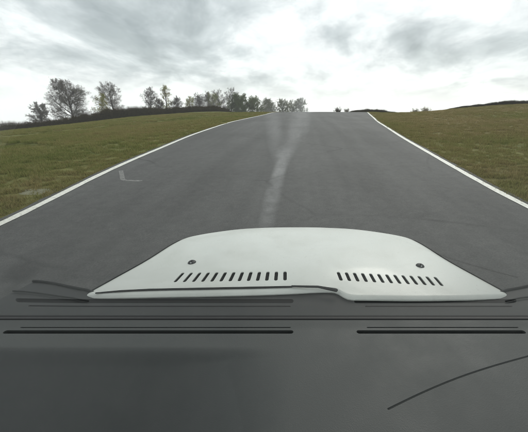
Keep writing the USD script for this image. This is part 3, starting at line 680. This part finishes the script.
obj('windscreen_seal', to_tm(seal), M_rubber, car, smooth=True)
# wiper parked along the left half of the bonnet's rear edge
wp = [pix_bonnet(px, py) + [0, 0, .004] for px, py in ((96, 294.0), (120, 292.0), (150, 290.6), (200, 289.6), (250, 288.6), (292, 287.6))]
P_w = obj('wiper', to_tm(tube(wp, [.0028, .0036, .004, .004, .004, .0034], 8)), M_rubber, car, smooth=True)
arm = [pix_bonnet(292, 287.6) + [0, 0, .006], pix_bonnet(318, 288.6) + [0, 0, .008], pix_bonnet(336, 291) + [0, -.004, .006]]
obj('wiper_arm', to_tm(tube(arm, [.004, .0045, .007], 8)), M_scuttle, P_w, smooth=True)
# dashboard
dx = np.linspace(-1.09, 1.09, 147); dyy = np.r_[np.linspace(.8545, .60, 70), np.linspace(.592, .22, 40)]
def dash_z(x, y):
    z = ZB - .003 - .004 * smooth01((YB - y) / .05)
    left = smooth01((-.02 - x) / .38)
    z = z - left * (.10 * np.clip(.735 - y, 0, None) / .1 * smooth01((.745 - y) / .05)) * .85
    z = z + .006 * smooth01((x - .05) / .3) * smooth01((.80 - y) / .2) * 0
    return z - .55 * np.clip(.36 - y, 0, None) ** 1.3
DX, DY = np.meshgrid(dx, dyy)
DZ = dash_z(DX, DY)
dash = solid(np.c_[DX.ravel(), DY.ravel(), DZ.ravel()], len(dyy), len(dx), .03)
ZD = ZB - .007
def slotcut(x0, x1, yc, h, depth=.06):
    return m3.Manifold.batch_hull([m3.Manifold.cylinder(depth * 2, h / 2, h / 2, 12, True).translate((x, yc, ZD)) for x in (x0, x1)])
ys_ = float(at_z(297, 331.9, ZD)[1]); yg = float(at_z(297, 327.6, ZD)[1])
def xat(px, y): 
    b = at_z(px, 331.9, ZD); return float(b[0])
x_slots = [(xat(6, ys_), xat(291, ys_)), (xat(359, ys_), xat(523, ys_))]
cuts = [slotcut(a, b, ys_, .0155) for a, b in x_slots]
seam_px = [(388, 409), (425, 392), (450, 380.5), (480, 370), (508, 362), (540, 353)]
seam = [at_z(px, py, ZD) for px, py in seam_px]
q_ = np.linspace(0, 1, len(seam)); sp_ = np.array(seam)
seam = np.c_[[np.polyval(np.polyfit(q_, sp_[:, k], 3), np.linspace(0, 1, 40)) for k in (0, 1)]].T
seam = [np.array([p[0], p[1], float(dash_z(p[0], p[1]))]) for p in seam]
grooves = [tube([(a + .03, yg, ZD + .0005), (b - .003, yg, ZD + .0005)], .0024, 8) for a, b in x_slots]
dash = dash - m3.Manifold.batch_boolean(cuts + grooves, m3.OpType.Add) - tube(seam, .0028, 8)
P_d = obj('dashboard', to_tm(dash), M_dash, car, smooth=35)
for a, b in x_slots:
    obj('defroster_slot', to_tm(m3.Manifold.cube((b - a + .03, .02, .004), True).translate(((a + b) / 2, ys_, ZD - .024))), M_void, P_d)
    obj('slot_groove', to_tm(m3.Manifold.cube((b - a - .035, .0032, .0012), True).translate(((a + b) / 2 + .0135, yg, ZD - .0017))), M_void, P_d)
obj('panel_seam', to_tm(tube([p - [0, 0, .0036] for p in seam], .0016, 6)), M_seam, P_d)
# pillars, roof
top_c = [glass_pt(sg * 1.11, HL) for sg in (-1, 1)]
for sg, tc in zip((-1, 1), top_c):
    a0 = np.array([sg * 1.02, YB + .0, ZB - .03]); n = 9
    pp = [glass_pt(sg * 1.12, s) + [sg * .02, -.01, -.01] for s in np.linspace(-.03, HL + .03, n)]
    obj('front_pillar', to_tm(tube(pp, [.032] * n, 14)), M_scuttle, car, smooth=40)
    for y in (-.55, -1.5):
        obj('side_pillar', to_tm(tube([(sg * 1.11, y, .74), (sg * 1.0, y - .03, 1.62)], [.045, .035], 12)), M_scuttle, car, smooth=40)
hz = glass_pt(0, HL)
rx = np.linspace(-1.0, 1.0, 25); rw = np.linspace(hz[1] + .02, -1.6, 25)
rv = np.array([(x, y, hz[2] + .03 - .05 * abs(x) ** 3 + .03 * math.sin(math.pi * i / 24)) for i, y in enumerate(rw) for x in rx])
obj('roof', to_tm(solid(rv, 25, 25, .02)), M_paint, car, smooth=40)
obj('roof_lining', (rv * [.97, 1, 1] - [0, 0, .03], grid_faces(25, 25)), M_lining, car, smooth=True)

# ------------------------------------------------------------------ air
M_haze = usdkit.material(stage, '/World/Looks/haze', {'v': ('principled_volume', {'color': (0.93, 0.95, 0.96), 'density': 0.0008, 'anisotropy': 0.2})}, volume='v.volume')
zmin, zmax = float(Zt.min()) - 1.0, 13.0
obj('haze', box((-424, -164, zmin), (424, 424, zmax)), M_haze, kind='stuff', label='thin pale haze in the air over the whole hill', category='haze')
